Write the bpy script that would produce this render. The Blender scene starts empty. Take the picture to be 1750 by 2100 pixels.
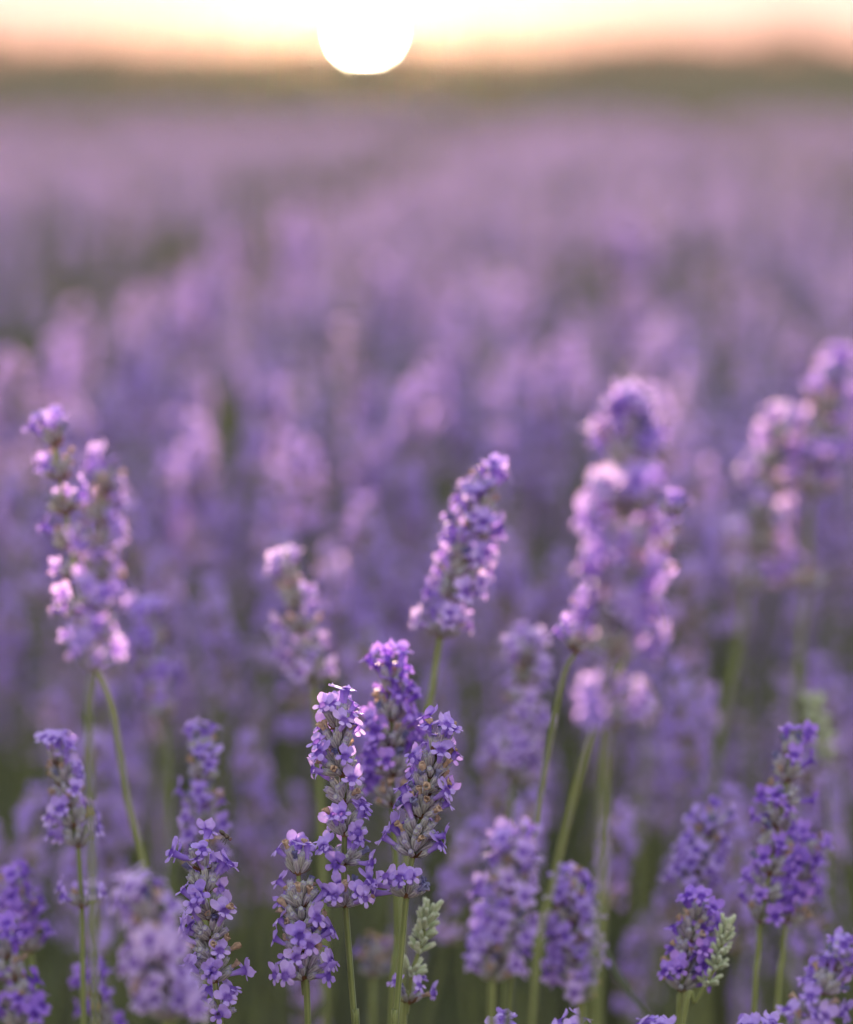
import bpy, math, random
import numpy as np
from mathutils import Vector, Matrix

random.seed(7)
rng = np.random.default_rng(7)
S = bpy.context.scene
COL = S.collection
PI = math.pi

# ------------------------------------------------------------------ camera
CAM_H = 0.85
FOCUS = 1.24
FPX = 6197.0                      # focal length in pixels of a 1750 x 2100 frame
PITCH = math.atan((1050 - 175) / FPX)
SUN_AZ = math.radians(-1.15)      # measured from +Y towards +X
SUN_EL = math.radians(1.6)

cam_d = bpy.data.cameras.new('camera')
cam = bpy.data.objects.new('camera', cam_d)
COL.objects.link(cam)
cam.location = (0, 0, CAM_H)
cam.rotation_euler = (PI / 2 - PITCH, 0, 0)
cam_d.sensor_fit = 'HORIZONTAL'
cam_d.sensor_width = 24.0
cam_d.lens = 24.0 * FPX / 1750
cam_d.clip_start = 0.05
cam_d.clip_end = 12000
cam_d.dof.use_dof = True
cam_d.dof.focus_distance = FOCUS
cam_d.dof.aperture_fstop = 3.0
S.camera = cam

# ------------------------------------------------------------------ sky, sun, exposure
W = bpy.data.worlds.new('World')
S.world = W
W.use_nodes = True
wn, wl = W.node_tree.nodes, W.node_tree.links
wn.clear()
sky = wn.new('ShaderNodeTexSky')
sky.sky_type = 'NISHITA'
sky.sun_disc = False
sky.sun_elevation = SUN_EL
sky.sun_rotation = SUN_AZ
sky.air_density = 0.6
sky.dust_density = 0.3
sky.ozone_density = 1.0
bg = wn.new('ShaderNodeBackground')
bg.inputs['Strength'].default_value = 0.15
wo = wn.new('ShaderNodeOutputWorld')
# film-like roll-off of the huge range of a sunset sky, the same in every direction
sep = wn.new('ShaderNodeSeparateColor')
com = wn.new('ShaderNodeCombineColor')
wl.new(sky.outputs[0], sep.inputs[0])
for ch, g in enumerate((0.10, 0.08, 0.07)):
    pw = wn.new('ShaderNodeMath'); pw.operation = 'POWER'
    pw.inputs[1].default_value = g
    wl.new(sep.outputs[ch], pw.inputs[0])
    wl.new(pw.outputs[0], com.inputs[ch])
# the dusty band of air over the horizon takes blue and green out of the light all the way round
geo = wn.new('ShaderNodeTexCoord')
sxyz = wn.new('ShaderNodeSeparateXYZ')
wl.new(geo.outputs['Generated'], sxyz.inputs[0])
mr = wn.new('ShaderNodeMapRange')
mr.inputs['From Min'].default_value = 0.0
mr.inputs['From Max'].default_value = 0.30
wl.new(sxyz.outputs['Z'], mr.inputs['Value'])
band = wn.new('ShaderNodeValToRGB')
bandc = ((0.0, (0.84, 0.37, 0.27)), (0.04, (0.80, 0.435, 0.355)), (0.09, (0.77, 0.54, 0.50)), (0.3, (0.74, 0.645, 0.62)), (1.0, (1.0, 1.0, 1.0)))
while len(band.color_ramp.elements) < len(bandc):
    band.color_ramp.elements.new(0.5)
for el, (p, c) in zip(band.color_ramp.elements, bandc):
    el.position = p
    el.color = (*c, 1)
wl.new(mr.outputs[0], band.inputs[0])
tint = wn.new('ShaderNodeMix')
tint.data_type = 'RGBA'
tint.blend_type = 'MULTIPLY'
tint.inputs[0].default_value = 1.0
wl.new(com.outputs[0], tint.inputs[6])
wl.new(band.outputs[0], tint.inputs[7])
wl.new(tint.outputs[2], bg.inputs[0])
wl.new(bg.outputs[0], wo.inputs[0])

sd = bpy.data.lights.new('sunlight', 'SUN')
sd.energy = 2.0
sd.angle = math.radians(0.53)
sd.color = (1.0, 0.70, 0.48)
so = bpy.data.objects.new('sunlight', sd)
COL.objects.link(so)
SUN_DIR = Vector((math.sin(SUN_AZ) * math.cos(SUN_EL), math.cos(SUN_AZ) * math.cos(SUN_EL), math.sin(SUN_EL)))
so.rotation_euler = SUN_DIR.to_track_quat('Z', 'Y').to_euler()
so.location = (0, 0, 20)

vs = S.view_settings
S.display_settings.display_device = 'sRGB'
vs.view_transform = 'Standard'
vs.look = 'None'
vs.gamma = 1.0
vs.use_curve_mapping = False
vs.exposure = 3.25
S.cycles.max_bounces = 8
S.cycles.transparent_max_bounces = 8
S.cycles.use_denoising = True

# ------------------------------------------------------------------ helpers
CR = Matrix.Rotation(PI / 2 - PITCH, 3, 'X')

def at(x, y, k):
    """World point seen at pixel x, y of the 1750 x 2100 frame, k focus distances deep."""
    d = k * FOCUS
    return Vector((0, 0, CAM_H)) + CR @ Vector(((x - 875) / FPX * d, -(y - 1050) / FPX * d, -d))

def mesh(name, V, F, mats, mi=None, attr=None, smooth=True):
    me = bpy.data.meshes.new(name)
    me.from_pydata([tuple(v) for v in V], [], F)
    for m in mats:
        me.materials.append(m)
    if mi is not None:
        me.polygons.foreach_set('material_index', np.asarray(mi, dtype=np.int32))
    if attr is not None:
        a = me.attributes.new('tone', 'FLOAT', 'POINT')
        a.data.foreach_set('value', np.asarray(attr, dtype=np.float32))
    if smooth:
        me.polygons.foreach_set('use_smooth', np.ones(len(F), dtype=bool))
    me.update()
    return me

def link(name, data, parent=None, M=None):
    o = bpy.data.objects.new(name, data)
    COL.objects.link(o)
    if parent is not None:
        o.parent = parent
    if M is not None:
        o.matrix_local = M
    return o

def tag(o, label=None, cat=None, group=None, kind=None):
    if label: o['label'] = label
    if cat: o['category'] = cat
    if group: o['group'] = group
    if kind: o['kind'] = kind
    return o

# ------------------------------------------------------------------ materials
def new_mat(name):
    m = bpy.data.materials.new(name)
    m.use_nodes = True
    n, l = m.node_tree.nodes, m.node_tree.links
    n.clear()
    return m, n, l

def N(n, t, **kw):
    x = n.new(t)
    for k, v in kw.items():
        setattr(x, k, v)
    return x

def ramp(n, stops, interp='LINEAR'):
    r = n.new('ShaderNodeValToRGB')
    r.color_ramp.interpolation = interp
    e = r.color_ramp.elements
    while len(e) < len(stops):
        e.new(0.5)
    for i, (p, c) in enumerate(stops):
        e[i].position = p
        e[i].color = (*c, 1)
    return r

def rand_value(n, l, wobj=0.6, wisl=0.4):
    oi = n.new('ShaderNodeObjectInfo')
    ge = n.new('ShaderNodeNewGeometry')
    a = N(n, 'ShaderNodeMath', operation='MULTIPLY'); a.inputs[1].default_value = wobj
    b = N(n, 'ShaderNodeMath', operation='MULTIPLY_ADD'); b.inputs[1].default_value = wisl
    l.new(oi.outputs['Random'], a.inputs[0])
    l.new(ge.outputs['Random Per Island'], b.inputs[0])
    l.new(a.outputs[0], b.inputs[2])
    return b.outputs[0]

def leafy(name, stops, transl=0.4, rough=0.6, spec=0.2, attr_stops=None, wobj=0.6, wisl=0.4, noise=None, sheen=0.0, bump=None, tmul=1.15):
    """A thin plant material: random tint per piece, optional tint along the 'tone' attribute, part of the light passes through."""
    m, n, l = new_mat(name)
    r = ramp(n, stops)
    l.new(rand_value(n, l, wobj, wisl), r.inputs[0])
    c = r.outputs[0]
    if attr_stops:
        at_ = N(n, 'ShaderNodeAttribute', attribute_name='tone')
        r2 = ramp(n, attr_stops)
        l.new(at_.outputs['Fac'], r2.inputs[0])
        mx = N(n, 'ShaderNodeMix', data_type='RGBA', blend_type='MULTIPLY')
        mx.inputs[0].default_value = 1.0
        l.new(c, mx.inputs[6]); l.new(r2.outputs[0], mx.inputs[7])
        c = mx.outputs[2]
    if noise:
        tc = n.new('ShaderNodeTexCoord')
        nz = n.new('ShaderNodeTexNoise'); nz.inputs['Scale'].default_value = noise[0]; nz.inputs['Detail'].default_value = 4
        l.new(tc.outputs['Object'], nz.inputs['Vector'])
        r3 = ramp(n, [(0.3, noise[1]), (0.7, noise[2])])
        l.new(nz.outputs['Fac'], r3.inputs[0])
        mx = N(n, 'ShaderNodeMix', data_type='RGBA', blend_type='MULTIPLY')
        mx.inputs[0].default_value = 1.0
        l.new(c, mx.inputs[6]); l.new(r3.outputs[0], mx.inputs[7])
        c = mx.outputs[2]
    p = n.new('ShaderNodeBsdfPrincipled')
    p.inputs['Roughness'].default_value = rough
    p.inputs['Specular IOR Level'].default_value = spec
    if sheen:
        p.inputs['Sheen Weight'].default_value = sheen
        p.inputs['Sheen Roughness'].default_value = 0.4
    l.new(c, p.inputs['Base Color'])
    out = n.new('ShaderNodeOutputMaterial')
    if bump:
        tc = n.new('ShaderNodeTexCoord')
        nz = n.new('ShaderNodeTexNoise'); nz.inputs['Scale'].default_value = bump[0]; nz.inputs['Detail'].default_value = 3
        l.new(tc.outputs['Object'], nz.inputs['Vector'])
        bp = n.new('ShaderNodeBump'); bp.inputs['Strength'].default_value = bump[1]; bp.inputs['Distance'].default_value = 0.0004
        l.new(nz.outputs['Fac'], bp.inputs['Height'])
        l.new(bp.outputs[0], p.inputs['Normal'])
    if transl > 0:
        t = n.new('ShaderNodeBsdfTranslucent')
        g = N(n, 'ShaderNodeMix', data_type='RGBA', blend_type='MULTIPLY')
        g.inputs[0].default_value = 1.0
        g.inputs[7].default_value = (tmul, tmul * 0.97, tmul, 1)
        l.new(c, g.inputs[6]); l.new(g.outputs[2], t.inputs['Color'])
        ms = n.new('ShaderNodeMixShader'); ms.inputs[0].default_value = transl
        l.new(p.outputs[0], ms.inputs[1]); l.new(t.outputs[0], ms.inputs[2])
        l.new(ms.outputs[0], out.inputs[0])
    else:
        l.new(p.outputs[0], out.inputs[0])
    return m

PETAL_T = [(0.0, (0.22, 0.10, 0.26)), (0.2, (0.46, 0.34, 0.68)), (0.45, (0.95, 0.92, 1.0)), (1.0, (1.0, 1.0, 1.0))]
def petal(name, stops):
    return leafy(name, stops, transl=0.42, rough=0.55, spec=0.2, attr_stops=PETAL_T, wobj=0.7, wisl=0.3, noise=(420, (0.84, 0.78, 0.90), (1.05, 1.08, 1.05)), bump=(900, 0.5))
M_PETAL = petal('violet_petal', [(0.0, (0.38, 0.25, 0.70)), (0.35, (0.48, 0.34, 0.78)), (0.7, (0.57, 0.42, 0.83)), (0.88, (0.66, 0.50, 0.86)), (1.0, (0.68, 0.42, 0.76))])
M_DEEP = petal('deep_violet_petal', [(0.0, (0.31, 0.17, 0.66)), (0.4, (0.39, 0.22, 0.72)), (0.8, (0.47, 0.29, 0.78)), (1.0, (0.58, 0.30, 0.72))])
M_LILAC = petal('pale_lilac_petal', [(0.0, (0.50, 0.37, 0.74)), (0.4, (0.60, 0.46, 0.80)), (0.8, (0.70, 0.55, 0.84)), (1.0, (0.74, 0.56, 0.78))])  # natural hue variation; its paleness also puts sunlight on some heads into the colour
M_CALYX = leafy('calyx', [(0.0, (0.42, 0.43, 0.40)), (0.4, (0.54, 0.54, 0.50)), (0.75, (0.50, 0.46, 0.54)), (1.0, (0.58, 0.60, 0.47))],
                transl=0.15, rough=0.8, spec=0.15, attr_stops=[(0.0, (0.50, 0.42, 0.56)), (0.6, (1.0, 1.0, 0.98)), (1.0, (0.62, 0.55, 0.95))],
                wobj=0.7, wisl=0.3, noise=(700, (0.85, 0.85, 0.85), (1.12, 1.12, 1.1)), sheen=0.35, bump=(1500, 0.7))
M_DRY = leafy('dried_petal', [(0.0, (0.17, 0.17, 0.36)), (0.28, (0.26, 0.26, 0.44)), (0.38, (0.44, 0.33, 0.29)), (0.75, (0.56, 0.41, 0.29)), (1.0, (0.62, 0.47, 0.36))],
              transl=0.25, rough=0.8, spec=0.1, wobj=1.0, wisl=0.0, noise=(900, (0.6, 0.6, 0.65), (1.15, 1.1, 1.05)), bump=(1200, 0.8))
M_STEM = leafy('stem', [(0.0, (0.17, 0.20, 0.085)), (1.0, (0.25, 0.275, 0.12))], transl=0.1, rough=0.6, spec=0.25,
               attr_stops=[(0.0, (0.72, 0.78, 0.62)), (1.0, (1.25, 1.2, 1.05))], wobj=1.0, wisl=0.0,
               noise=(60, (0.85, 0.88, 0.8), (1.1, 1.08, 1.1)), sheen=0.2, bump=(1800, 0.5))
M_BRACT = leafy('bract', [(0.0, (0.16, 0.07, 0.04)), (1.0, (0.26, 0.15, 0.08))], transl=0.3, rough=0.7, wobj=0.5, wisl=0.5)
M_BUD = leafy('green_bud', [(0.0, (0.46, 0.52, 0.36)), (1.0, (0.62, 0.65, 0.50))], transl=0.2, rough=0.8, spec=0.15,
              attr_stops=[(0.0, (0.75, 0.85, 0.6)), (0.6, (1, 1, 1)), (1.0, (1.1, 1.08, 1.1))], sheen=0.4, bump=(1500, 0.7))
M_FPETAL = leafy('field_petal', [(0.0, (0.33, 0.22, 0.62)), (0.4, (0.42, 0.30, 0.70)), (0.8, (0.51, 0.37, 0.76)), (1.0, (0.56, 0.40, 0.70))],
                 transl=0.3, rough=0.6, wobj=0.0, wisl=1.0)
M_RPETAL = leafy('row_petal', [(0.0, (0.36, 0.24, 0.66)), (0.4, (0.46, 0.33, 0.74)), (0.8, (0.57, 0.42, 0.80)), (1.0, (0.62, 0.44, 0.74))],
                 transl=0.45, rough=0.6, wobj=0.6, wisl=0.4)
M_FCALYX = leafy('field_calyx', [(0.0, (0.33, 0.33, 0.31)), (0.6, (0.42, 0.39, 0.39)), (1.0, (0.48, 0.37, 0.28))], transl=0.2, rough=0.8, wobj=0.0, wisl=1.0)
M_FSTEM = leafy('field_stem', [(0.0, (0.10, 0.13, 0.05)), (1.0, (0.16, 0.19, 0.08))], transl=0.2, rough=0.7, wobj=0.0, wisl=1.0)
M_LEAF = leafy('lavender_leaf', [(0.0, (0.075, 0.088, 0.060)), (0.6, (0.105, 0.122, 0.082)), (1.0, (0.15, 0.165, 0.115))], transl=0.3, rough=0.7, wobj=0.0, wisl=1.0)
M_TREE = leafy('tree_leaf', [(0.0, (0.045, 0.042, 0.026)), (1.0, (0.09, 0.08, 0.05))], transl=0.3, rough=0.7, wobj=0.0, wisl=1.0)

# ------------------------------------------------------------------ setting
def ground_mat():
    m, n, l = new_mat('earth_and_meadow')
    ge = n.new('ShaderNodeNewGeometry')
    nz = n.new('ShaderNodeTexNoise'); nz.inputs['Scale'].default_value = 9; nz.inputs['Detail'].default_value = 8
    l.new(ge.outputs['Position'], nz.inputs['Vector'])
    soil = ramp(n, [(0.3, (0.060, 0.050, 0.030)), (0.55, (0.085, 0.080, 0.040)), (0.7, (0.06, 0.085, 0.03))])
    l.new(nz.outputs['Fac'], soil.inputs[0])
    p = n.new('ShaderNodeBsdfDiffuse'); p.inputs['Roughness'].default_value = 0.6
    l.new(soil.outputs[0], p.inputs['Color'])
    o = n.new('ShaderNodeOutputMaterial'); l.new(p.outputs[0], o.inputs[0])
    return m

def meadow_mat():
    m, n, l = new_mat('far_meadow_grass')
    ge = n.new('ShaderNodeNewGeometry')
    mp = n.new('ShaderNodeMapping'); mp.inputs['Scale'].default_value = (0.012, 0.004, 1)
    l.new(ge.outputs['Position'], mp.inputs[0])
    nz = n.new('ShaderNodeTexNoise'); nz.inputs['Scale'].default_value = 1.0; nz.inputs['Detail'].default_value = 5
    l.new(mp.outputs[0], nz.inputs['Vector'])
    c = ramp(n, [(0.35, (0.13, 0.10, 0.085)), (0.5, (0.14, 0.115, 0.085)), (0.65, (0.15, 0.14, 0.085))])
    l.new(nz.outputs['Fac'], c.inputs[0])
    p = n.new('ShaderNodeBsdfDiffuse'); p.inputs['Roughness'].default_value = 0.6
    l.new(c.outputs[0], p.inputs['Color'])
    o = n.new('ShaderNodeOutputMaterial'); l.new(p.outputs[0], o.inputs[0])
    return m

def sheet(name, x0, x1, y0, y1, nx, ny, zf, mat):
    xs = np.linspace(x0, x1, nx); ys = y0 + (y1 - y0) * np.linspace(0, 1, ny) ** 2
    V = [(x, y, zf(x, y)) for y in ys for x in xs]
    F = [(j * nx + i, j * nx + i + 1, (j + 1) * nx + i + 1, (j + 1) * nx + i) for j in range(ny - 1) for i in range(nx - 1)]
    o = link(name, mesh(name, V, F, [mat]))
    tag(o, kind='structure')
    return o

sheet('ground', -60, 60, -4, 31, 40, 40, lambda x, y: 0.0, ground_mat())

def meadow_z(x, y):
    t = min(1.0, max(0.0, (y - 90) / 800.0))
    return 0.02 + 9.5 * t * t * (3 - 2 * t) + 0.7 * math.sin(x * 0.006) * t
sheet('far_meadow', -900, 900, 30, 1900, 70, 90, lambda x, y: meadow_z(x, y) - max(0.0, y - 960) * 0.01, meadow_mat())

def treeline():
    """The far wood along the horizon: thousands of leaf clumps filling lumpy crowns of very different heights."""
    V, F = [], []
    D = 900.0
    def top(px):                                     # height of the skyline above the camera, in 1750-frame pixels over the level horizon
        h = 86 + 4 * math.sin(px * 0.011) + 3 * math.sin(px * 0.031 + 1)
        h += 26 * math.exp(-((px + 30) / 70.0) ** 2)
        h += 38 * math.exp(-((px - 1600) / 85.0) ** 2) + 14 * math.exp(-((px - 1370) / 90.0) ** 2)
        if px > 1690: h -= min(16, (px - 1690) * 0.2)
        return h
    px = -900.0
    while px < 2650:
        h = top(px) / FPX * D + CAM_H
        base = meadow_z((px - 875) / FPX * D, D) - 0.3
        y0 = D + random.uniform(-30, 30)
        x0 = (px - 875) / FPX * D
        r = random.uniform(1.6, 3.2)
        H = max(1.5, h - base + random.uniform(-0.5, 0.3))
        for k in range(60):
            u, v, w = random.gauss(0, 0.5), random.gauss(0, 0.5), random.random() ** 0.8
            rr = r * (1.1 - 0.6 * w)
            cx, cy, cz = x0 + u * rr, y0 + v * rr, base + w * H
            s = random.uniform(0.3, 0.75)
            a = Vector((random.gauss(0, 1), random.gauss(0, 1), random.gauss(0, 1))).normalized() * s
            b = a.orthogonal().normalized() * s * random.uniform(0.5, 1)
            c = Vector((cx, cy, cz))
            i = len(V)
            V += [c - a, c + b * 0.9, c + a, c - b]
            F.append((i, i + 1, i + 2, i + 3))
        px += random.uniform(5, 10)
    o = link('far_treeline', mesh('far_treeline', V, F, [M_TREE], smooth=False))
    tag(o, 'dark low wood along the horizon below the sunset sky', 'wood', kind='stuff')
treeline()

def make_sun():
    m, n, l = new_mat('sun_surface')
    e = n.new('ShaderNodeEmission'); e.inputs[0].default_value = (1.0, 0.86, 0.62, 1); e.inputs[1].default_value = 30
    o = n.new('ShaderNodeOutputMaterial'); l.new(e.outputs[0], o.inputs[0])
    D = 2400.0
    el = math.radians(1.0)
    c = Vector((0, 0, CAM_H)) + D * Vector((math.sin(SUN_AZ) * math.cos(el), math.cos(SUN_AZ) * math.cos(el), math.sin(el)))
    R = D * math.tan(math.radians(0.27))
    V, F = [], []
    nu, nv = 32, 16
    for j in range(nv + 1):
        t = PI * j / nv
        for i in range(nu):
            p = 2 * PI * i / nu
            V.append((R * math.sin(t) * math.cos(p), R * math.sin(t) * math.sin(p), R * math.cos(t) * 0.94))
    for j in range(nv):
        for i in range(nu):
            F.append((j * nu + i, j * nu + (i + 1) % nu, (j + 1) * nu + (i + 1) % nu, (j + 1) * nu + i))
    s = link('sun', mesh('sun', V, F, [m]))
    s.location = c
    tag(s, 'blazing white evening sun just touching the horizon', 'sun')
make_sun()

# ------------------------------------------------------------------ flower pieces
def lobe(V, F, A, ang, L, Wd, r0, z0, tilt, cup, wav, nu=6, nv=5, ph=0.0):
    er = Vector((math.cos(ang), math.sin(ang), 0)); et = Vector((-math.sin(ang), math.cos(ang), 0)); ez = Vector((0, 0, 1))
    b = len(V)
    for i in range(nu):
        u = i / (nu - 1)
        w = Wd / 2 * min(1.0, 0.58 + 0.75 * u)
        if u > 0.6:
            w *= math.sqrt(max(0.0, 1 - ((u - 0.6) / 0.42) ** 2))
        t = tilt * u
        c = er * (r0 + L * u * math.cos(t * 0.7)) + ez * (z0 + L * u * math.sin(t))
        for j in range(nv):
            v = 2 * j / (nv - 1) - 1
            z = -cup * v * v * L + wav * L * math.sin(3.1 * v + 4 * u + ph) * u
            V.append(c + et * (w * v) + ez * z)
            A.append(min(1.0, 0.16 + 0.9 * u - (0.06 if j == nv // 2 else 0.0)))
    for i in range(nu - 1):
        for j in range(nv - 1):
            F.append((b + i * nv + j, b + i * nv + j + 1, b + (i + 1) * nv + j + 1, b + (i + 1) * nv + j))

MM = 0.001
def floret_geo(rs, nu=6, nv=5, seg=8):
    """One two-lipped flower: tube along +Z, the big upper lip of two lobes towards +Y, three small lower lobes."""
    V, F, A = [], [], []
    L = rs.uniform(6.8, 8.2) * MM
    bend = rs.uniform(-0.6, 0.2) * MM
    rings = [(0.0, 0.75), (0.5, 0.95), (0.82, 1.35), (1.0, 1.75)]
    for (t, r) in rings:
        for i in range(seg):
            a = 2 * PI * i / seg
            V.append(Vector((r * MM * math.cos(a), r * MM * math.sin(a) + bend * math.sin(t * PI), t * L)))
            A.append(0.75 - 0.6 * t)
    for j in range(len(rings) - 1):
        for i in range(seg):
            F.append((j * seg + i, j * seg + (i + 1) % seg, (j + 1) * seg + (i + 1) % seg, (j + 1) * seg + i))
    sz = rs.uniform(0.9, 1.1)
    op = rs.uniform(-0.15, 0.5)                       # how far the lips fold back (negative) or stay forward
    for s in (-1, 1):
        lobe(V, F, A, PI / 2 + s * rs.uniform(0.40, 0.52), 4.6 * MM * sz, 4.3 * MM * sz, 1.25 * MM, L, op + rs.uniform(0.0, 0.35), rs.uniform(0.0, 0.14), rs.uniform(-0.11, 0.11), nu, nv, rs.uniform(0, 6))
    for a0 in (-PI / 2, -PI / 2 - 1.12, -PI / 2 + 1.12):
        lobe(V, F, A, a0 + rs.uniform(-0.12, 0.12), 2.9 * MM * sz, 2.5 * MM * sz, 1.3 * MM, L, rs.uniform(-0.5, 0.35), rs.uniform(0.0, 0.15), rs.uniform(-0.11, 0.11), nu, nv, rs.uniform(0, 6))
    return V, F, A

def calyx_geo(rs, seg=14, plump=1.0):
    """A ribbed woolly calyx along +Z with a toothed mouth."""
    V, F, A = [], [], []
    L = rs.uniform(5.6, 6.8) * MM
    prof = [(0.0, 0.35), (0.06, 0.65), (0.25, 1.12), (0.5, 1.38), (0.75, 1.36), (0.92, 1.18), (1.0, 1.12)]
    bend = rs.uniform(-0.5, 0.5) * MM
    for (t, r) in prof:
        for i in range(seg):
            a = 2 * PI * i / seg
            rib = 1.0 if i % 2 == 0 else 0.84
            rr = r * plump * MM * (rib if 0.1 < t < 0.95 else 0.95)
            z = t * L + (0.55 * MM if (t == 1.0 and i % 3 == 0) else 0)
            V.append(Vector((rr * math.cos(a), rr * math.sin(a) + bend * t * t, z)))
            A.append((0.62 if i % 2 == 0 else 0.05) if t < 0.85 else (0.85 if t < 0.95 else 1.0))
    n = len(prof)
    for j in range(n - 1):
        for i in range(seg):
            F.append((j * seg + i, j * seg + (i + 1) % seg, (j + 1) * seg + (i + 1) % seg, (j + 1) * seg + i))
    c = len(V); V.append(Vector((0, bend, L * 0.9))); A.append(0.3)
    for i in range(seg):
        F.append(((n - 1) * seg + i, (n - 1) * seg + (i + 1) % seg, c))
    return V, F, A

def withered_geo(rs):
    """A shrivelled flower: a short crumpled tube with a ragged curled edge."""
    V, F, A = [], [], []
    seg = 9
    prof = [(0.0, 0.55), (0.3, 0.85), (0.55, 0.75), (0.8, 1.1), (1.0, 1.45), (1.02, 0.9)]
    L = rs.uniform(2.8, 4.6) * MM
    sx, sy = rs.uniform(-0.8, 0.8) * MM, rs.uniform(-0.9, 0.3) * MM
    for (t, r) in prof:
        for i in range(seg):
            a = 2 * PI * i / seg
            rr = r * MM * rs.uniform(0.65, 1.3)
            V.append(Vector((rr * math.cos(a) + sx * t * t, rr * math.sin(a) + sy * t * t, t * L + rs.uniform(-0.35, 0.35) * MM * t)))
            A.append(0.5)
    for j in range(len(prof) - 1):
        for i in range(seg):
            F.append((j * seg + i, j * seg + (i + 1) % seg, (j + 1) * seg + (i + 1) % seg, (j + 1) * seg + i))
    return V, F, A

def bract_geo(rs):
    """The papery pair of bracts and the swollen node that carry one whorl."""
    V, F, A = [], [], []
    seg = 8
    for (z, r) in ((-1.2, 0.9), (-0.4, 1.5), (0.4, 1.6), (1.2, 1.1)):
        for i in range(seg):
            a = 2 * PI * i / seg
            V.append(Vector((r * MM * math.cos(a), r * MM * math.sin(a), z * MM))); A.append(0.5)
    for j in range(3):
        for i in range(seg):
            F.append((j * seg + i, j * seg + (i + 1) % seg, (j + 1) * seg + (i + 1) % seg, (j + 1) * seg + i))
    for s in range(3):
        a0 = rs.uniform(0, 2 * PI)
        lobe(V, F, A, a0, rs.uniform(3.0, 4.8) * MM, rs.uniform(2.0, 3.4) * MM, 1.0 * MM, -0.6 * MM, rs.uniform(0.1, 1.0), -0.1, 0.05, 5, 3, rs.uniform(0, 6))
    return V, F, A

rs = random.Random(3)
def bake(name, fn, mat, n):
    out = []
    for _ in range(n):
        V, F, A = fn(rs)
        out.append(mesh(name, V, F, [mat], attr=A))
    return out
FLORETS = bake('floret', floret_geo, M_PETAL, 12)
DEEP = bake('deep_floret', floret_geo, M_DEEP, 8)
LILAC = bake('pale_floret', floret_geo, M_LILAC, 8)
CALYCES = bake('calyx', calyx_geo, M_CALYX, 7)
BUDS = bake('green_bud', lambda r: calyx_geo(r, 12, 0.95), M_BUD, 4)
WITHERED = bake('withered_floret', withered_geo, M_DRY, 9)
BRACTS = bake('whorl', bract_geo, M_BRACT, 5)
BRACTS_G = bake('green_whorl', bract_geo, M_BUD, 3)

def frame(d, up):
    """Rotation whose Z is d and whose Y is as near to up as it gets."""
    d = d.normalized()
    y = up - d * up.dot(d)
    if y.length < 1e-3:
        y = d.orthogonal()
    y.normalize()
    x = y.cross(d)
    return Matrix((x, y, d)).transposed().to_4x4()

def whorl_layout(n, el0, el1, r, full, wither, sz=1.0, phase=None, flat=1.0):
    """Places of the calyces, flowers and withered flowers of one whorl, in its own frame (Z along the stem)."""
    out = []
    ph = r.uniform(0, 2 * PI) if phase is None else phase
    for i in range(n):
        tier = i % 3                                  # the little branches of a whorl carry flowers at three heights
        a = ph + 2 * PI * i / n * 1.0 + r.uniform(-0.25, 0.25)
        el = r.uniform(el0, el1) * (1.0, 0.84, 0.55)[tier]
        d = Vector((math.sin(el) * math.cos(a), math.sin(el) * math.sin(a), math.cos(el)))
        base = Vector((math.cos(a), math.sin(a), 0)) * (1.3 + 0.5 * tier) * MM * sz + Vector((0, 0, (0.0, 1.7, 3.4)[tier] * flat * MM * sz * r.uniform(0.7, 1.2)))
        roll = r.uniform(-0.35, 0.35)
        R = frame(d, Vector((0, 0, 1))) @ Matrix.Rotation(roll, 4, 'Z')
        s = sz * r.uniform(0.88, 1.12)
        out.append(('calyx', Matrix.Translation(base) @ R @ Matrix.Scale(s, 4)))
        q = r.random()
        if q < full:
            tip = base + d * 4.4 * MM * s
            d2 = (d + Vector((r.gauss(0, .25), r.gauss(0, .25), r.uniform(-.45, .3)))).normalized()
            R2 = frame(d2, Vector((0, 0, 1))) @ Matrix.Rotation(r.gauss(0, 0.4), 4, 'Z')
            out.append(('floret', Matrix.Translation(tip) @ R2 @ Matrix.Scale(sz * r.uniform(0.88, 1.12), 4)))
        elif q < full + wither:
            tip = base + d * 5.2 * MM * s
            out.append(('withered_floret', Matrix.Translation(tip) @ R @ Matrix.Rotation(r.uniform(0, 6), 4, 'Z') @ Matrix.Scale(s, 4)))
    return out

# low-detail joined whorls for the spikes that the lens dissolves
def low_whorl(rs, n, el0, el1, full, wither):
    V, F, mi = [], [], []
    for kind, M in whorl_layout(n, el0, el1, rs, full, wither):
        if kind == 'calyx':
            g = calyx_geo(rs, 6)
        elif kind == 'floret':
            g = floret_geo(rs, 3, 3, 5)
        else:
            g = withered_geo(rs)
        b = len(V)
        V += [M @ v for v in g[0]]
        F += [tuple(b + i for i in f) for f in g[1]]
        mi += [{'floret': 0, 'calyx': 1, 'withered_floret': 2}[kind]] * len(g[1])
    return mesh('whorl', V, F, [M_RPETAL, M_FCALYX, M_DRY], mi=mi)
LOW = [low_whorl(rs, 12, 0.7, 1.25, 0.55, 0.2) for _ in range(6)]
LOW_TOP = [low_whorl(rs, 10, 0.15, 0.8, 0.65, 0.12) for _ in range(3)]

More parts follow.
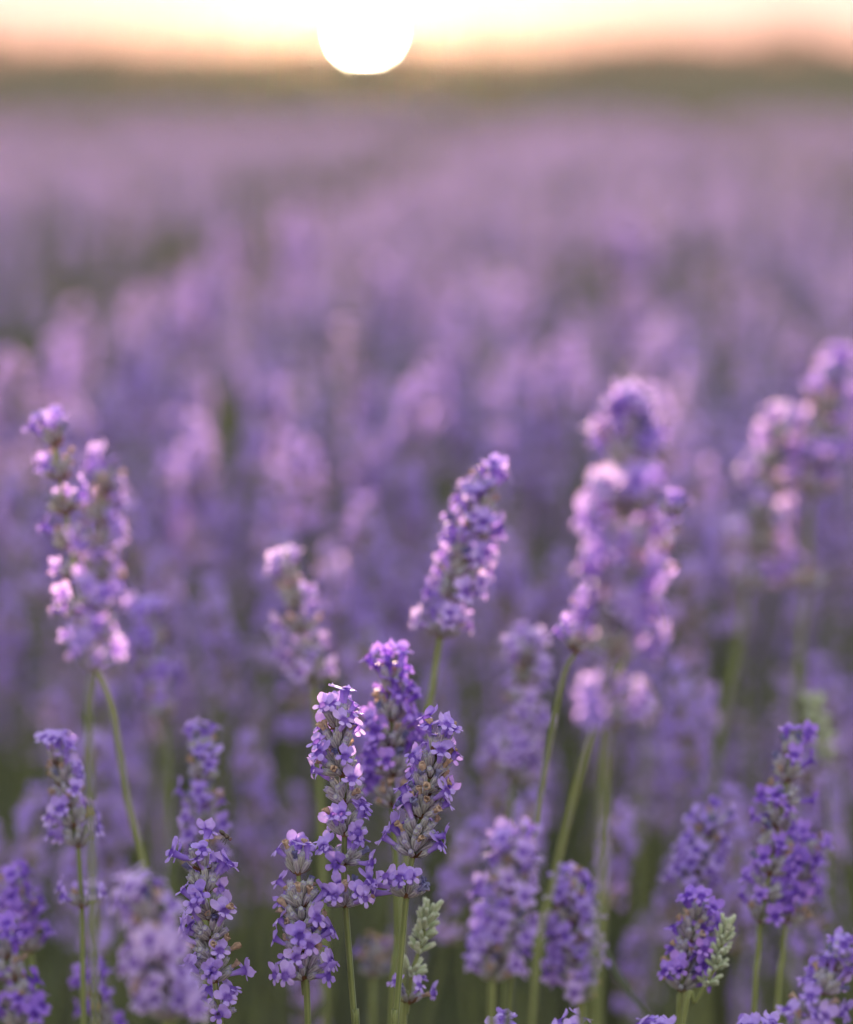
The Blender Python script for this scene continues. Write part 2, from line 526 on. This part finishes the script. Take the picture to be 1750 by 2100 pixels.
# ------------------------------------------------------------------ stems and spikes
def smooth_path(P, n=24):
    P = [Vector(p) for p in P]
    if len(P) == 2:
        return [P[0].lerp(P[1], i / n) for i in range(n + 1)]
    Q = [P[0] * 2 - P[1]] + P + [P[-1] * 2 - P[-2]]
    out = []
    for i in range(1, len(Q) - 2):
        p0, p1, p2, p3 = Q[i - 1:i + 3]
        for k in range(6):
            t = k / 6
            out.append(0.5 * ((2 * p1) + (p2 - p0) * t + (2 * p0 - 5 * p1 + 4 * p2 - p3) * t * t + (3 * p1 - p0 - 3 * p2 + p3) * t ** 3))
    out.append(P[-1])
    return out

def stem_mesh(path, r0, r1, seg=8):
    V, F, A = [], [], []
    n = len(path)
    x = Vector((1, 0, 0))
    for i, p in enumerate(path):
        t = (path[min(i + 1, n - 1)] - path[max(i - 1, 0)]).normalized()
        y = t.cross(x).normalized(); x2 = y.cross(t).normalized()
        r = r0 + (r1 - r0) * i / (n - 1)
        for k in range(seg):
            a = 2 * PI * k / seg + 0.35
            q = r * (1.12 if k % 2 == 0 else 0.88)
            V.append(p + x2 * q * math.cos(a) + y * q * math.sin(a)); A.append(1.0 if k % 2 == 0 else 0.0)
    for i in range(n - 1):
        for k in range(seg):
            F.append((i * seg + k, i * seg + (k + 1) % seg, (i + 1) * seg + (k + 1) % seg, (i + 1) * seg + k))
    F.append(tuple((n - 1) * seg + k for k in range(seg)))
    return mesh('stem', V, F, [M_STEM], attr=A)

def spike(name, label, cat, group, nodes, foot, k, full=0.45, wither=0.22, n=13, sz=1.0, green=(), low=False, tops=(True,), seed=0, kfoot=None, loose=0, hue=None):
    """One flower stalk. nodes: whorl places from the top down as pixels; foot: the bare stem's further points; k: depth in focus distances."""
    r = random.Random(seed * 77 + 5)
    petals = hue or FLORETS
    if seed > 10: full, wither = full * 0.74, wither * 1.25
    N_ = [at(x, y, k) for x, y in nodes]
    kf = kfoot if kfoot is not None else k
    FP = [at(x, y, k + (kf - k) * (i + 1) / max(1, len(foot))) for i, (x, y) in enumerate(foot)]
    last = FP[-1] if FP else N_[-1]
    prev = (FP[-2] if len(FP) > 1 else N_[-1]) if FP else N_[-2]
    dirn = (last - prev).normalized()
    mid = last + Vector((dirn.x * 0.3, dirn.y * 0.3, -1)).normalized() * (last.z * 0.45)
    base = Vector((mid.x + dirn.x * 0.03, mid.y + dirn.y * 0.03, 0.0))
    root = link(name, None)
    root.location = base
    tag(root, label, cat, group)
    tip = N_[0] + (N_[0] - N_[1]).normalized() * 2 * MM
    path = smooth_path([base, mid] + FP[::-1] + N_[::-1][:] + [tip])
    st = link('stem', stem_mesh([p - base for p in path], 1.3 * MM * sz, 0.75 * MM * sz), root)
    m = len(N_)
    for i, p in enumerate(N_):
        q0 = N_[i - 1] if i > 0 else tip
        q1 = N_[i + 1] if i < m - 1 else (FP[0] if FP else mid)
        axis = (q0 - q1).normalized()
        M = Matrix.Translation(p - base) @ frame(axis, Vector((r.uniform(-1, 1), r.uniform(-1, 1), 0.1)))
        g = i in green
        w = link('whorl', r.choice(BRACTS_G if g else BRACTS), root, M)
        if i == 0:
            lay = whorl_layout(max(8, n - 6), 0.15, 0.85, r, 0.0 if g else min(0.75, full + 0.1), 0.0 if g else wither, sz)
        elif i == 1:
            lay = whorl_layout(n, 0.45, 1.0, r, 0.0 if g else full, 0.0 if g else wither, sz)
        elif i >= m - loose:
            lay = whorl_layout(max(8, n - 2), 0.9, 1.4, r, 0.0 if g else full + 0.12, 0.0 if g else wither, sz * 0.95, flat=0.4)
        else:
            lay = whorl_layout(n, 0.7, 1.25, r, 0.0 if g else full, 0.0 if g else wither, sz)
        for kind, L in lay:
            data = r.choice({'calyx': BUDS if g else CALYCES, 'floret': petals, 'withered_floret': WITHERED}[kind])
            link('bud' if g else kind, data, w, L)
    return root

def between(top, base, nw, lower=()):
    """nw whorl places from just under a spike's top down to its base, then the detached lower ones."""
    (x0, y0), (x1, y1) = top, base
    y0 += 22
    return [(x0 + (x1 - x0) * i / (nw - 1), y0 + (y1 - y0) * i / (nw - 1)) for i in range(nw)] + list(lower)

G_IN = 'lavender spikes in sharp focus'
G_FRONT = 'lavender spikes blurred in front of the sharp ones'
G_BACK = 'lavender spikes blurred behind the sharp ones'
G_BUD = 'green lavender buds not yet open'
LV = 'lavender'

# the sharp ones
spike('lavender_spike', 'sharp lavender spike left of centre with grey woolly calyces and two loose lower whorls', LV, G_IN,
      [(692, 1492), (697, 1540), (701, 1588), (708, 1645), (707, 1712), (706, 1771), (709, 1857)], [(728, 2100), (733, 2150)], 1.0, full=0.28, wither=0.26, n=18, sz=1.08, seed=1, loose=2)
spike('lavender_spike', 'sharp lavender spike right of centre with one loose whorl below, beside the green buds', LV, G_IN,
      [(894, 1545), (884, 1592), (873, 1630), (865, 1675), (855, 1718), (847, 1755), (834, 1838)], [(811, 2100), (807, 2150)], 1.0, full=0.32, wither=0.30, n=18, sz=1.08, seed=2, loose=1)
spike('lavender_spike', 'slightly soft deep violet spike standing between and behind the two sharp central spikes', LV, G_IN,
      [(801, 1418), (803, 1475), (804, 1530), (805, 1590), (805, 1652)], [(812, 1760), (815, 1930), (802, 2100)], 1.07, full=0.42, wither=0.26, n=19, seed=3, hue=DEEP, sz=1.16)
spike('lavender_spike', 'dense sharp lavender spike low left of centre ending on a bare green stem', LV, G_IN,
      [(612, 1790), (618, 1858), (621, 1900), (622, 1950), (623, 2008)], [(626, 2040), (632, 2100)], 0.995, full=0.33, wither=0.24, n=18, sz=1.08, seed=4)
fly_spike = spike('lavender_spike', 'sharp lavender spike at lower left with a small fly at its top', LV, G_IN,
      [(414, 1782), (422, 1828), (432, 1884), (433, 1926), (436, 1968), (441, 2012), (448, 2082)], [(451, 2105), (453, 2150)], 1.0, full=0.29, wither=0.28, n=17, sz=1.06, seed=5, loose=1)
spike('lavender_bud_spike', 'sharp pale green unopened bud spike beside the sharp right stem, one purple whorl below', LV, G_BUD,
      [(878, 1878), (873, 1900), (867, 1925), (860, 1950), (845, 1998), (838, 2055)], [(834, 2080), (829, 2110)], 1.035, n=8, sz=0.85, green=(0, 1, 2, 3, 4), full=0.75, seed=6)

# blurred, nearer to the lens
spike('lavender_spike', 'thick blurred spike with pale pink top, overlapping the spike that carries the fly', LV, G_FRONT,
      between((305, 1870), (345, 2090), 5), [(352, 2150)], 0.87, full=0.75, n=18, seed=11, hue=LILAC, sz=1.12)
spike('lavender_spike', 'tallest blurred lavender spike right of centre, its crown glowing white pink', LV, G_FRONT,
      [(1288, 916), (1286, 962), (1281, 1050), (1276, 1130), (1270, 1212), (1263, 1285), (1257, 1345), (1247, 1482)], [(1240, 1560), (1236, 1800), (1222, 2110)], 0.80, full=0.62, n=19, seed=112, hue=FLORETS + LILAC, sz=1.2, loose=1)
spike('lavender_spike', 'thin greyish spike half hidden by the tallest blurred spike, on its right', LV, G_FRONT,
      between((1372, 1040), (1305, 1310), 5), [(1220, 1490), (1140, 1790), (1090, 2110)], 0.86, full=0.3, wither=0.4, n=11, seed=13, sz=0.78)
spike('lavender_spike', 'blurred leaning spike half hidden by the tallest blurred spike, on its left', LV, G_FRONT,
      between((1232, 1120), (1182, 1335), 4), [(1150, 1410), (1095, 1720), (1040, 2110)], 0.90, full=0.55, n=11, seed=14, sz=0.78)
spike('lavender_spike', 'blurred tall spike at left with pale tip, on a long pale green stem', LV, G_FRONT,
      between((216, 990), (190, 1370), 7), [(182, 1460), (188, 1760), (196, 2110)], 0.85, full=0.55, n=13, seed=15, hue=FLORETS, sz=0.92)
spike('lavender_spike', 'blurred left leaning spike with sparse top, just left of the pale tipped tall spike', LV, G_FRONT,
      between((112, 890), (180, 1330), 7), [(228, 1450), (262, 1640), (300, 1800), (340, 2110)], 0.89, full=0.4, n=10, seed=16, sz=0.85)
spike('lavender_spike', 'blurred pink crowned spike low right of centre', LV, G_FRONT,
      between((1050, 1755), (1012, 2010), 6), [(1010, 2060), (1008, 2110)], 0.89, full=0.8, n=17, seed=17, hue=LILAC + FLORETS, sz=1.0)
spike('lavender_spike', 'blurred spike low right of centre, crossed by a bare stem', LV, G_FRONT,
      between((1172, 1832), (1190, 2050), 6), [(1192, 2090), (1194, 2130)], 0.90, full=0.75, n=17, seed=18, hue=FLORETS + LILAC, sz=0.95)
spike('lavender_spike', 'big soft violet spike cut off by the bottom right corner', LV, G_FRONT,
      between((1712, 1965), (1640, 2130), 4), [(1622, 2170), (1600, 2230)], 0.94, full=0.55, n=15, seed=19)
spike('lavender_spike', 'blurred violet spike at the bottom left corner cut by the picture edge', LV, G_FRONT,
      between((12, 1940), (48, 2110), 4), [(60, 2150), (70, 2200)], 0.92, full=0.55, n=14, seed=20, hue=DEEP)

# blurred, behind
spike('lavender_spike', 'blurred pink edged spike leaning right, tallest above the sharp central group', LV, G_BACK,
      between((988, 1000), (930, 1230), 6, [(905, 1305)]), [(885, 1420), (860, 1560), (830, 1800), (822, 2110)], 1.13, full=0.62, n=15, seed=21, hue=LILAC + FLORETS, sz=1.22, loose=1)
spike('lavender_spike', 'blurred violet spike at far left beside the long pale green stem', LV, G_BACK,
      between((125, 1545), (160, 1735), 5, [(168, 1858)]), [(170, 1960), (172, 2110)], 1.08, full=0.6, n=12, seed=22, loose=1)
spike('lavender_spike', 'blurred spike rising directly behind the spike that carries the fly', LV, G_BACK,
      between((415, 1530), (418, 1800), 6), [(420, 1900), (420, 2110)], 1.12, full=0.6, n=13, seed=23, sz=1.1)
spike('lavender_spike', 'blurred pale capped spike up left of the sharp central group', LV, G_BACK,
      between((598, 1175), (640, 1400), 5), [(650, 1480), (660, 1700), (668, 2110)], 1.2, full=0.5, n=12, seed=24, hue=LILAC, sz=1.2)
spike('lavender_spike', 'soft deep violet spike at lower right behind the green bud', LV, G_BACK,
      between((1425, 1872), (1398, 2030), 5), [(1395, 2070), (1392, 2120)], 1.05, full=0.65, n=14, seed=25, hue=DEEP)
spike('lavender_spike', 'tallest soft spike of the lower right cluster with two petals at its tip', LV, G_BACK,
      between((1622, 1530), (1560, 1890), 8), [(1555, 1960), (1545, 2110)], 1.09, full=0.45, n=12, seed=26, hue=DEEP, sz=1.05)
spike('lavender_spike', 'soft violet spike on the right side of the lower right cluster', LV, G_BACK,
      between((1650, 1740), (1612, 1890), 4), [(1605, 1960), (1592, 2110)], 1.11, full=0.7, n=14, seed=27, hue=DEEP, sz=1.05)
spike('lavender_spike', 'soft violet spike on the left side of the lower right cluster', LV, G_BACK,
      between((1455, 1690), (1415, 1830), 4), [(1408, 1900), (1400, 2110)], 1.14, full=0.65, n=13, seed=28, sz=1.1)
spike('lavender_bud_spike', 'soft pale green bud spike before the violet spike at lower right', LV, G_BUD,
      [(1490, 1905), (1484, 1930), (1476, 1957), (1468, 1984), (1448, 2018)], [(1425, 2060), (1400, 2115)], 1.045, n=11, sz=0.72, green=(0, 1, 2, 3, 4), seed=29)
spike('lavender_bud_spike', 'very blurred pale green bud spike near the right edge', LV, G_BUD,
      [(1672, 1455), (1678, 1490), (1685, 1525), (1690, 1560)], [(1697, 1640), (1700, 1900), (1700, 2110)], 1.28, n=8, sz=1.1, green=(0, 1, 2, 3), seed=30)
spike('lavender_spike', 'tall blurred spike at the right edge with a dark middle and a pink side', LV, G_BACK,
      between((1708, 775), (1662, 1020), 5, [(1655, 1210)]), [(1645, 1280), (1632, 1500), (1610, 2110)], 1.4, full=0.45, wither=0.3, n=14, seed=31, sz=1.6, loose=1)
spike('lavender_spike', 'blurred pale spike just left of the tall one at the right edge', LV, G_BACK,
      between((1592, 890), (1552, 1130), 5, [(1530, 1210)]), [(1520, 1300), (1480, 1500), (1430, 1900)], 1.4, full=0.55, n=14, seed=32, hue=LILAC, sz=1.5, loose=1)
spike('lavender_spike', 'dark blurred violet spike at the left edge above the corner', LV, G_BACK,
      between((38, 1820), (62, 1950), 4), [(70, 2010), (74, 2110)], 1.12, full=0.6, n=13, seed=33, hue=DEEP)
spike('lavender_spike', 'blurred pinkish spike between the sharp central group and the tallest blurred spike', LV, G_BACK,
      between((1078, 1335), (1052, 1600), 6), [(1046, 1700), (1036, 2110)], 1.22, full=0.6, n=12, seed=34, hue=LILAC, sz=1.2)
spike('lavender_spike', 'blurred violet spike low at right of the tall left pair', LV, G_BACK,
      between((302, 1270), (335, 1480), 5), [(345, 1600), (352, 2110)], 1.28, full=0.6, n=12, seed=35, sz=1.2)
spike('lavender_spike', 'dim blurred violet spike at the bottom beside the long pale green stem', LV, G_BACK,
      between((198, 2020), (222, 2120), 3), [(230, 2180), (232, 2250)], 1.14, full=0.6, n=12, seed=36, hue=DEEP)
spike('lavender_spike', 'dull brownish faded spike low between the two sharp central stems', LV, G_BACK,
      between((772, 1945), (765, 2000), 3), [(764, 2050), (764, 2120)], 1.2, full=0.05, wither=0.7, n=11, seed=37)
for x, sd_, lab in ((1034, 41, 'lavender tip just entering at the bottom edge below the pink crowned spike'),
                    (1168, 42, 'lavender tip at the bottom edge below the spike crossed by a bare stem'),
                    (1343, 43, 'lavender tip at the bottom edge left of the soft green bud stem'),
                    (1552, 44, 'lavender tip at the bottom edge below the lower right cluster')):
    spike('lavender_spike', lab, LV, G_FRONT, between((x, 2138), (x - 4, 2200), 3), [(x - 6, 2240), (x - 8, 2300)], 0.97, full=0.6, n=12, seed=sd_)

# ------------------------------------------------------------------ the fly
def make_fly():
    mb, n, l = new_mat('fly_body')
    p = n.new('ShaderNodeBsdfPrincipled'); p.inputs['Base Color'].default_value = (0.05, 0.03, 0.022, 1); p.inputs['Roughness'].default_value = 0.35
    o = n.new('ShaderNodeOutputMaterial'); l.new(p.outputs[0], o.inputs[0])
    me_, n, l = new_mat('fly_eye')
    p = n.new('ShaderNodeBsdfPrincipled'); p.inputs['Base Color'].default_value = (0.16, 0.02, 0.015, 1); p.inputs['Roughness'].default_value = 0.3
    o = n.new('ShaderNodeOutputMaterial'); l.new(p.outputs[0], o.inputs[0])
    mw, n, l = new_mat('fly_wing')
    p = n.new('ShaderNodeBsdfPrincipled'); p.inputs['Base Color'].default_value = (0.30, 0.20, 0.16, 1); p.inputs['Roughness'].default_value = 0.25
    p.inputs['Alpha'].default_value = 0.6
    o = n.new('ShaderNodeOutputMaterial'); l.new(p.outputs[0], o.inputs[0])
    root = link('fly', None)
    tag(root, 'tiny dark brown fly with raised wings at the top of a sharp spike', 'fly')
    def lathe(prof, seg=12):
        V, F = [], []
        for (z, rr) in prof:
            for i in range(seg):
                a = 2 * PI * i / seg
                V.append((z * MM, rr * MM * math.cos(a), rr * MM * 0.9 * math.sin(a)))
        for j in range(len(prof) - 1):
            for i in range(seg):
                F.append((j * seg + i, j * seg + (i + 1) % seg, (j + 1) * seg + (i + 1) % seg, (j + 1) * seg + i))
        return V, F
    V, F = lathe([(-2.9, .05), (-2.6, .45), (-2.0, .8), (-1.3, .95), (-.7, .8), (-.4, .55), (0, .8), (.6, 1.0), (1.2, .85), (1.6, .45), (1.8, .4), (2.0, .7), (2.4, .75), (2.8, .45), (2.95, .05)])
    link('body', mesh('fly_body', V, F, [mb]), root)
    for s in (-1, 1):
        V, F = lathe([(-.4, .02), (-.25, .3), (0, .4), (.25, .3), (.4, .02)], 8)
        link('eye', mesh('fly_eye', V, F, [me_]), root, Matrix.Translation((2.45 * MM, s * .5 * MM, .2 * MM)))
        V, F, A = [], [], []
        lobe(V, F, A, 0, 5.2 * MM, 2.0 * MM, 0, 0, 0.05, 0.02, 0.01)
        link('wing', mesh('fly_wing', V, F, [mw]), root, Matrix.Translation((.6 * MM, s * .5 * MM, .8 * MM)) @ Matrix.Rotation(PI - 0.9 + s * 0.12, 4, 'Y') @ Matrix.Rotation(s * 0.5, 4, 'X') @ Matrix.Diagonal((1, 1, -1, 1)))
        for x in (-.1, .6, 1.2):
            pts = [Vector((x * MM, s * .5 * MM, -.5 * MM)), Vector((x * 1.3 * MM, s * 1.5 * MM, -.3 * MM)), Vector((x * 1.7 * MM, s * 1.9 * MM, -1.6 * MM)), Vector((x * 1.9 * MM, s * 2.2 * MM, -1.8 * MM))]
            lm = stem_mesh(pts, .12 * MM, .07 * MM, 5); lm.materials[0] = mb
            link('leg', lm, root)
    root.matrix_world = Matrix.Translation(at(462, 1713, 0.99)) @ Matrix.Rotation(math.radians(42), 4, 'Y') @ Matrix.Rotation(math.radians(25), 4, 'X') @ Matrix.Scale(1.1, 4)
make_fly()

# ------------------------------------------------------------------ spikes of the row that the lens dissolves (copies)
def low_spike(r, nw, height):
    """A blurred stalk standing at the origin, its tip at the given height."""
    root = link('lavender_spike', None)
    lean = Vector((r.uniform(-.08, .08), r.uniform(-.06, .06), 0))
    path = [Vector((lean.x * (i / 10) ** 2, lean.y * (i / 10) ** 2, height * i / 10)) for i in range(11)]
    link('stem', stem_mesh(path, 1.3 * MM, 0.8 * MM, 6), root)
    z = height - 6 * MM
    for i in range(nw):
        t = z / height
        p = Vector((lean.x * t * t, lean.y * t * t, z))
        ax = Vector((2 * lean.x * t / height, 2 * lean.y * t / height, 1))
        M = Matrix.Translation(p) @ frame(ax, Vector((r.uniform(-1, 1), r.uniform(-1, 1), 0)))
        s = 0.8 + 0.3 * min(i, 2) / 2
        link('whorl', r.choice(LOW_TOP if i == 0 else LOW), root, M @ Matrix.Scale(s, 4))
        z -= r.uniform(9, 13) * MM if i < nw - 2 else r.uniform(14, 26) * MM
    return root

def copy_tree(o, parent=None):
    c = o.copy(); COL.objects.link(c); c.parent = parent
    for ch in o.children:
        copy_tree(ch, c)
    return c

ROW_DIR = math.tan(math.radians(3.0))
def row_place(x, y):
    """Where x, y lies across the planted rows: -1 .. 1 within a row, and whether it is in the path between two rows."""
    u = (x - y * ROW_DIR + 0.72) / 1.5
    f = (u - math.floor(u)) * 2 - 1                  # the paths lie at f = -1 and 1
    return f, abs(f) > 0.87

def bush(x, y):
    """How tall and how full the bush at x, y is, from -1 to 1."""
    return 0.5 * math.sin(2.1 * x + 1.3 * y + 0.6) + 0.3 * math.sin(5.3 * x - 2.2 * y) + 0.2 * math.sin(3.7 * y + 1.0)

G_ROW = 'out of focus lavender spikes of the row behind'
L_ROW = 'out of focus purple lavender spike in the soft row behind the sharp spikes'
protos = [low_spike(random.Random(100 + i), random.Random(i).choice([6, 7, 7, 8]), 0.6) for i in range(10)]
near = []
# the light tips that stand out as discs of blur: pixel of the tip and depth
TIPS = ((548, 440, 2.9, 'pale round blur of a lavender tip, the highest over the soft row left of centre'),
        (420, 540, 2.7, 'bright round blur of a lavender tip below and left of the highest one'),
        (182, 680, 2.2, 'pinkish round blur of a lavender tip beside the green gap at far left'),
        (878, 550, 2.9, 'pale blur of a lavender tip over the soft row at the middle'),
        (960, 610, 2.6, 'blurred lavender tip just right of and below the pale one at the middle'),
        (1350, 455, 3.1, None), (1330, 600, 2.5, None), (60, 700, 2.0, None), (1450, 810, 1.75, 'blurred lavender tip between the tallest blurred spike and the right edge pair'),
        (1122, 1005, 1.55, 'soft violet tip left of the tallest blurred spike'), (268, 935, 1.7, None), (490, 985, 1.6, None), (390, 1025, 1.55, None),
        (660, 760, 2.2, None), (245, 610, 2.4, None), (800, 1130, 1.5, None))
for (x, y, k, lab) in TIPS:
    near.append((at(x, y, k), lab))
    if k > 2:
        near.append((at(x + 14, y + 26, k + 0.03), None))
        near.append((at(x - 16, y + 34, k - 0.02), None))
tries = 0
while len(near) < 262 and tries < 80000:
    tries += 1
    d = math.sqrt(random.uniform(1.48 ** 2, 2.75 ** 2))
    hw = 0.145 * d + 0.05
    x = random.uniform(-hw, hw)
    f, path_ = row_place(x, d)
    if path_: continue
    low = random.random() < 0.6
    z = 0.585 + random.gauss(0, 0.03) - (random.uniform(0.02, 0.25) if low else 0)
    if d < 1.9: z = min(z, 0.44 + 0.28 * (d - 1.48) + random.uniform(0, 0.05))
    if z < 0.40 and d < 1.65: continue
    p = Vector((x, d, z))
    if any((p - q).length < 0.033 for q, _ in near): continue
    near.append((p, None))
near.sort(key=lambda t: t[0].y)
free = list(protos)
for i, (p, lab) in enumerate(near):
    o = free.pop() if free else copy_tree(random.choice(protos))
    s = p.z / 0.6
    o.rotation_euler = (0, 0, random.uniform(0, 6.28))
    o.scale = (s, s, s)
    tipx = next(c for c in o.children if c.name.startswith('whorl'))
    off = Matrix.Rotation(o.rotation_euler.z, 3, 'Z') @ (Vector(tipx.matrix_local.translation) * s)
    o.location = (p.x - off.x, p.y - off.y, 0)
    tag(o, lab or L_ROW, LV, G_ROW)

# ------------------------------------------------------------------ the rest of the field: nobody could count it
def field():
    def template(r, wpetal, wcal):
        V, F, mi = [], [], []
        z = 0.0
        for i in range(6):
            for k in range(wpetal):
                a = r.uniform(0, 6.28); el = r.uniform(0.3, 0.8) if i == 0 else r.uniform(0.6, 1.3)
                d = Vector((math.sin(el) * math.cos(a), math.sin(el) * math.sin(a), math.cos(el)))
                c = Vector((0, 0, z)) + d * r.uniform(8, 12) * MM
                u = Vector((r.gauss(0, 1), r.gauss(0, 1), r.gauss(0, 1))).normalized() * 4.2 * MM
                v = u.cross(d).normalized() * r.uniform(3, 4.5) * MM
                b = len(V); V += [c - u, c - v, c + u, c + v]; F.append((b, b + 1, b + 2, b + 3)); mi.append(0)
            for k in range(wcal):
                a = r.uniform(0, 6.28); el = r.uniform(0.4, 1.2)
                d = Vector((math.sin(el) * math.cos(a), math.sin(el) * math.sin(a), math.cos(el)))
                c = Vector((0, 0, z)); s = d.orthogonal().normalized() * 1.5 * MM
                b = len(V); V += [c, c + d * 4 * MM - s, c + d * 8 * MM, c + d * 4 * MM + s]; F.append((b, b + 1, b + 2, b + 3)); mi.append(1)
            z -= r.uniform(9, 13) * MM
        w = 1.3 * MM
        b = len(V)
        V += [Vector((-w, 0, 0)), Vector((w, 0, 0)), Vector((w, 0, -.5)), Vector((-w, 0, -.5)), Vector((0, -w, 0)), Vector((0, w, 0)), Vector((0, w, -.5)), Vector((0, -w, -.5))]
        F += [(b, b + 1, b + 2, b + 3), (b + 4, b + 5, b + 6, b + 7)]; mi += [2, 2]
        return np.array([tuple(v) for v in V], dtype=np.float32), np.array(F, dtype=np.int64), np.array(mi, dtype=np.int32)
    r = random.Random(55)
    T = [template(r, 6, 9) for _ in range(8)]
    T_FAR = [template(r, 4, 11) for _ in range(8)]    # fewer petals and more calyx, to dim the sunlit pink of the far rows
    Vs, Fs, Ms = [], [], []
    off = 0
    pts = []
    def add(d0, d1, dens, z0=None):
        area = 0.165 * (d1 ** 2 - d0 ** 2)
        for _ in range(int(area * dens)):
            d = math.sqrt(random.uniform(d0 ** 2, d1 ** 2)); hw = 0.165 * d + 0.25
            pts.append((random.uniform(-hw, hw), d, z0))
    add(1.8, 3.2, 230, (0.28, 0.48)); add(2.4, 4.5, 210); add(4.5, 9, 130); add(9, 14, 75); add(14, 24, 48)
    for (x, d, zr) in pts:
        f, path_ = row_place(x, d)
        if path_ and random.random() < 0.93: continue
        bu = bush(x, d)
        if bu < -0.6 and random.random() < 0.3: continue
        z = 0.60 + random.gauss(0, 0.028) + 0.04 * bu - 0.07 * f * f
        if zr: z = random.uniform(*zr)
        V, F, M = (T_FAR if d > 5.5 and random.random() < 0.75 else T)[random.randrange(8)]
        a = random.uniform(0, 6.28); ca, sa = math.cos(a), math.sin(a)
        tx, ty = random.gauss(0, .12), random.gauss(0, .12)
        X = V.copy()
        X[:, 0] = V[:, 0] * ca - V[:, 1] * sa + tx * V[:, 2]
        X[:, 1] = V[:, 0] * sa + V[:, 1] * ca + ty * V[:, 2]
        X += np.array((x, d, z), dtype=np.float32)
        X[:, 2] = np.maximum(X[:, 2], 0.0)
        Vs.append(X); Fs.append(F + off); Ms.append(M); off += len(V)
    V = np.concatenate(Vs); F = np.concatenate(Fs); M = np.concatenate(Ms)
    me = bpy.data.meshes.new('lavender_field')
    me.vertices.add(len(V)); me.vertices.foreach_set('co', V.ravel())
    me.loops.add(F.size); me.loops.foreach_set('vertex_index', F.ravel().astype(np.int32))
    me.polygons.add(len(F)); me.polygons.foreach_set('loop_start', np.arange(0, F.size, 4, dtype=np.int32))
    for m in (M_FPETAL, M_FCALYX, M_FSTEM): me.materials.append(m)
    me.polygons.foreach_set('material_index', M)
    me.update(calc_edges=True); me.validate()
    o = link('lavender_field', me)
    tag(o, 'soft purple lavender field fading towards the horizon', 'lavender field', kind='stuff')
field()

def foliage():
    n = 26000
    d = np.sqrt(rng.uniform(0.9 ** 2, 5.5 ** 2, n)); hw = 0.165 * d + 0.25
    x = rng.uniform(-1, 1, n) * hw
    z = np.abs(rng.normal(0, 0.16, n)); z = np.clip(z, 0.0, 0.42)
    L = rng.uniform(0.025, 0.055, n); w = rng.uniform(0.0014, 0.0026, n)
    long_ = rng.random(n) < 0.12
    L = np.where(long_, rng.uniform(0.15, 0.3, n), L)
    z = np.where(long_, z * 0.5 + 0.02, z)
    ax = np.stack([rng.normal(0, .35, n), rng.normal(0, .35, n), np.ones(n)], 1)
    ax[~long_, :2] *= 1.8
    ax /= np.linalg.norm(ax, axis=1)[:, None]
    s = np.cross(ax, rng.normal(0, 1, (n, 3))); s /= np.linalg.norm(s, axis=1)[:, None]
    p = np.stack([x, d, z], 1)
    a = p; b = p + ax * (L * .5)[:, None]; c = p + ax * L[:, None] + rng.normal(0, .004, (n, 3))
    W_ = s * w[:, None]
    V = np.stack([a - W_ * .5, a + W_ * .5, b + W_, b - W_, c + W_ * .3, c - W_ * .3], 1).reshape(-1, 3)
    i = np.arange(n)[:, None] * 6
    F = np.concatenate([i + np.array([[0, 1, 2, 3]]), i + np.array([[3, 2, 4, 5]])], 1).reshape(-1, 4)
    me = bpy.data.meshes.new('lavender_foliage')
    me.from_pydata(V.tolist(), [], F.tolist())
    me.materials.append(M_LEAF); me.update()
    o = link('lavender_foliage', me)
    tag(o, 'dark green narrow lavender leaves and shoots low between the stems', 'foliage', kind='stuff')
foliage()

HAZE = True
def haze():
    x0, x1, y0, y1, z0, z1 = -1200, 1200, -30, 2000, -25, 40
    V = [(x, y, z) for z in (z0, z1) for y in (y0, y1) for x in (x0, x1)]
    F = [(0, 2, 3, 1), (4, 5, 7, 6), (0, 1, 5, 4), (2, 6, 7, 3), (0, 4, 6, 2), (1, 3, 7, 5)]
    m, n, l = new_mat('haze')
    v = n.new('ShaderNodeVolumePrincipled')
    v.inputs['Color'].default_value = (1.0, 0.80, 0.60, 1)
    v.inputs['Density'].default_value = 0.0000015
    v.inputs['Anisotropy'].default_value = 0.94
    o = n.new('ShaderNodeOutputMaterial'); l.new(v.outputs[0], o.inputs['Volume'])
    tag(link('haze', mesh('haze', V, F, [m], smooth=False)), 'thin evening haze over the field', 'haze', kind='stuff')
if HAZE: haze()
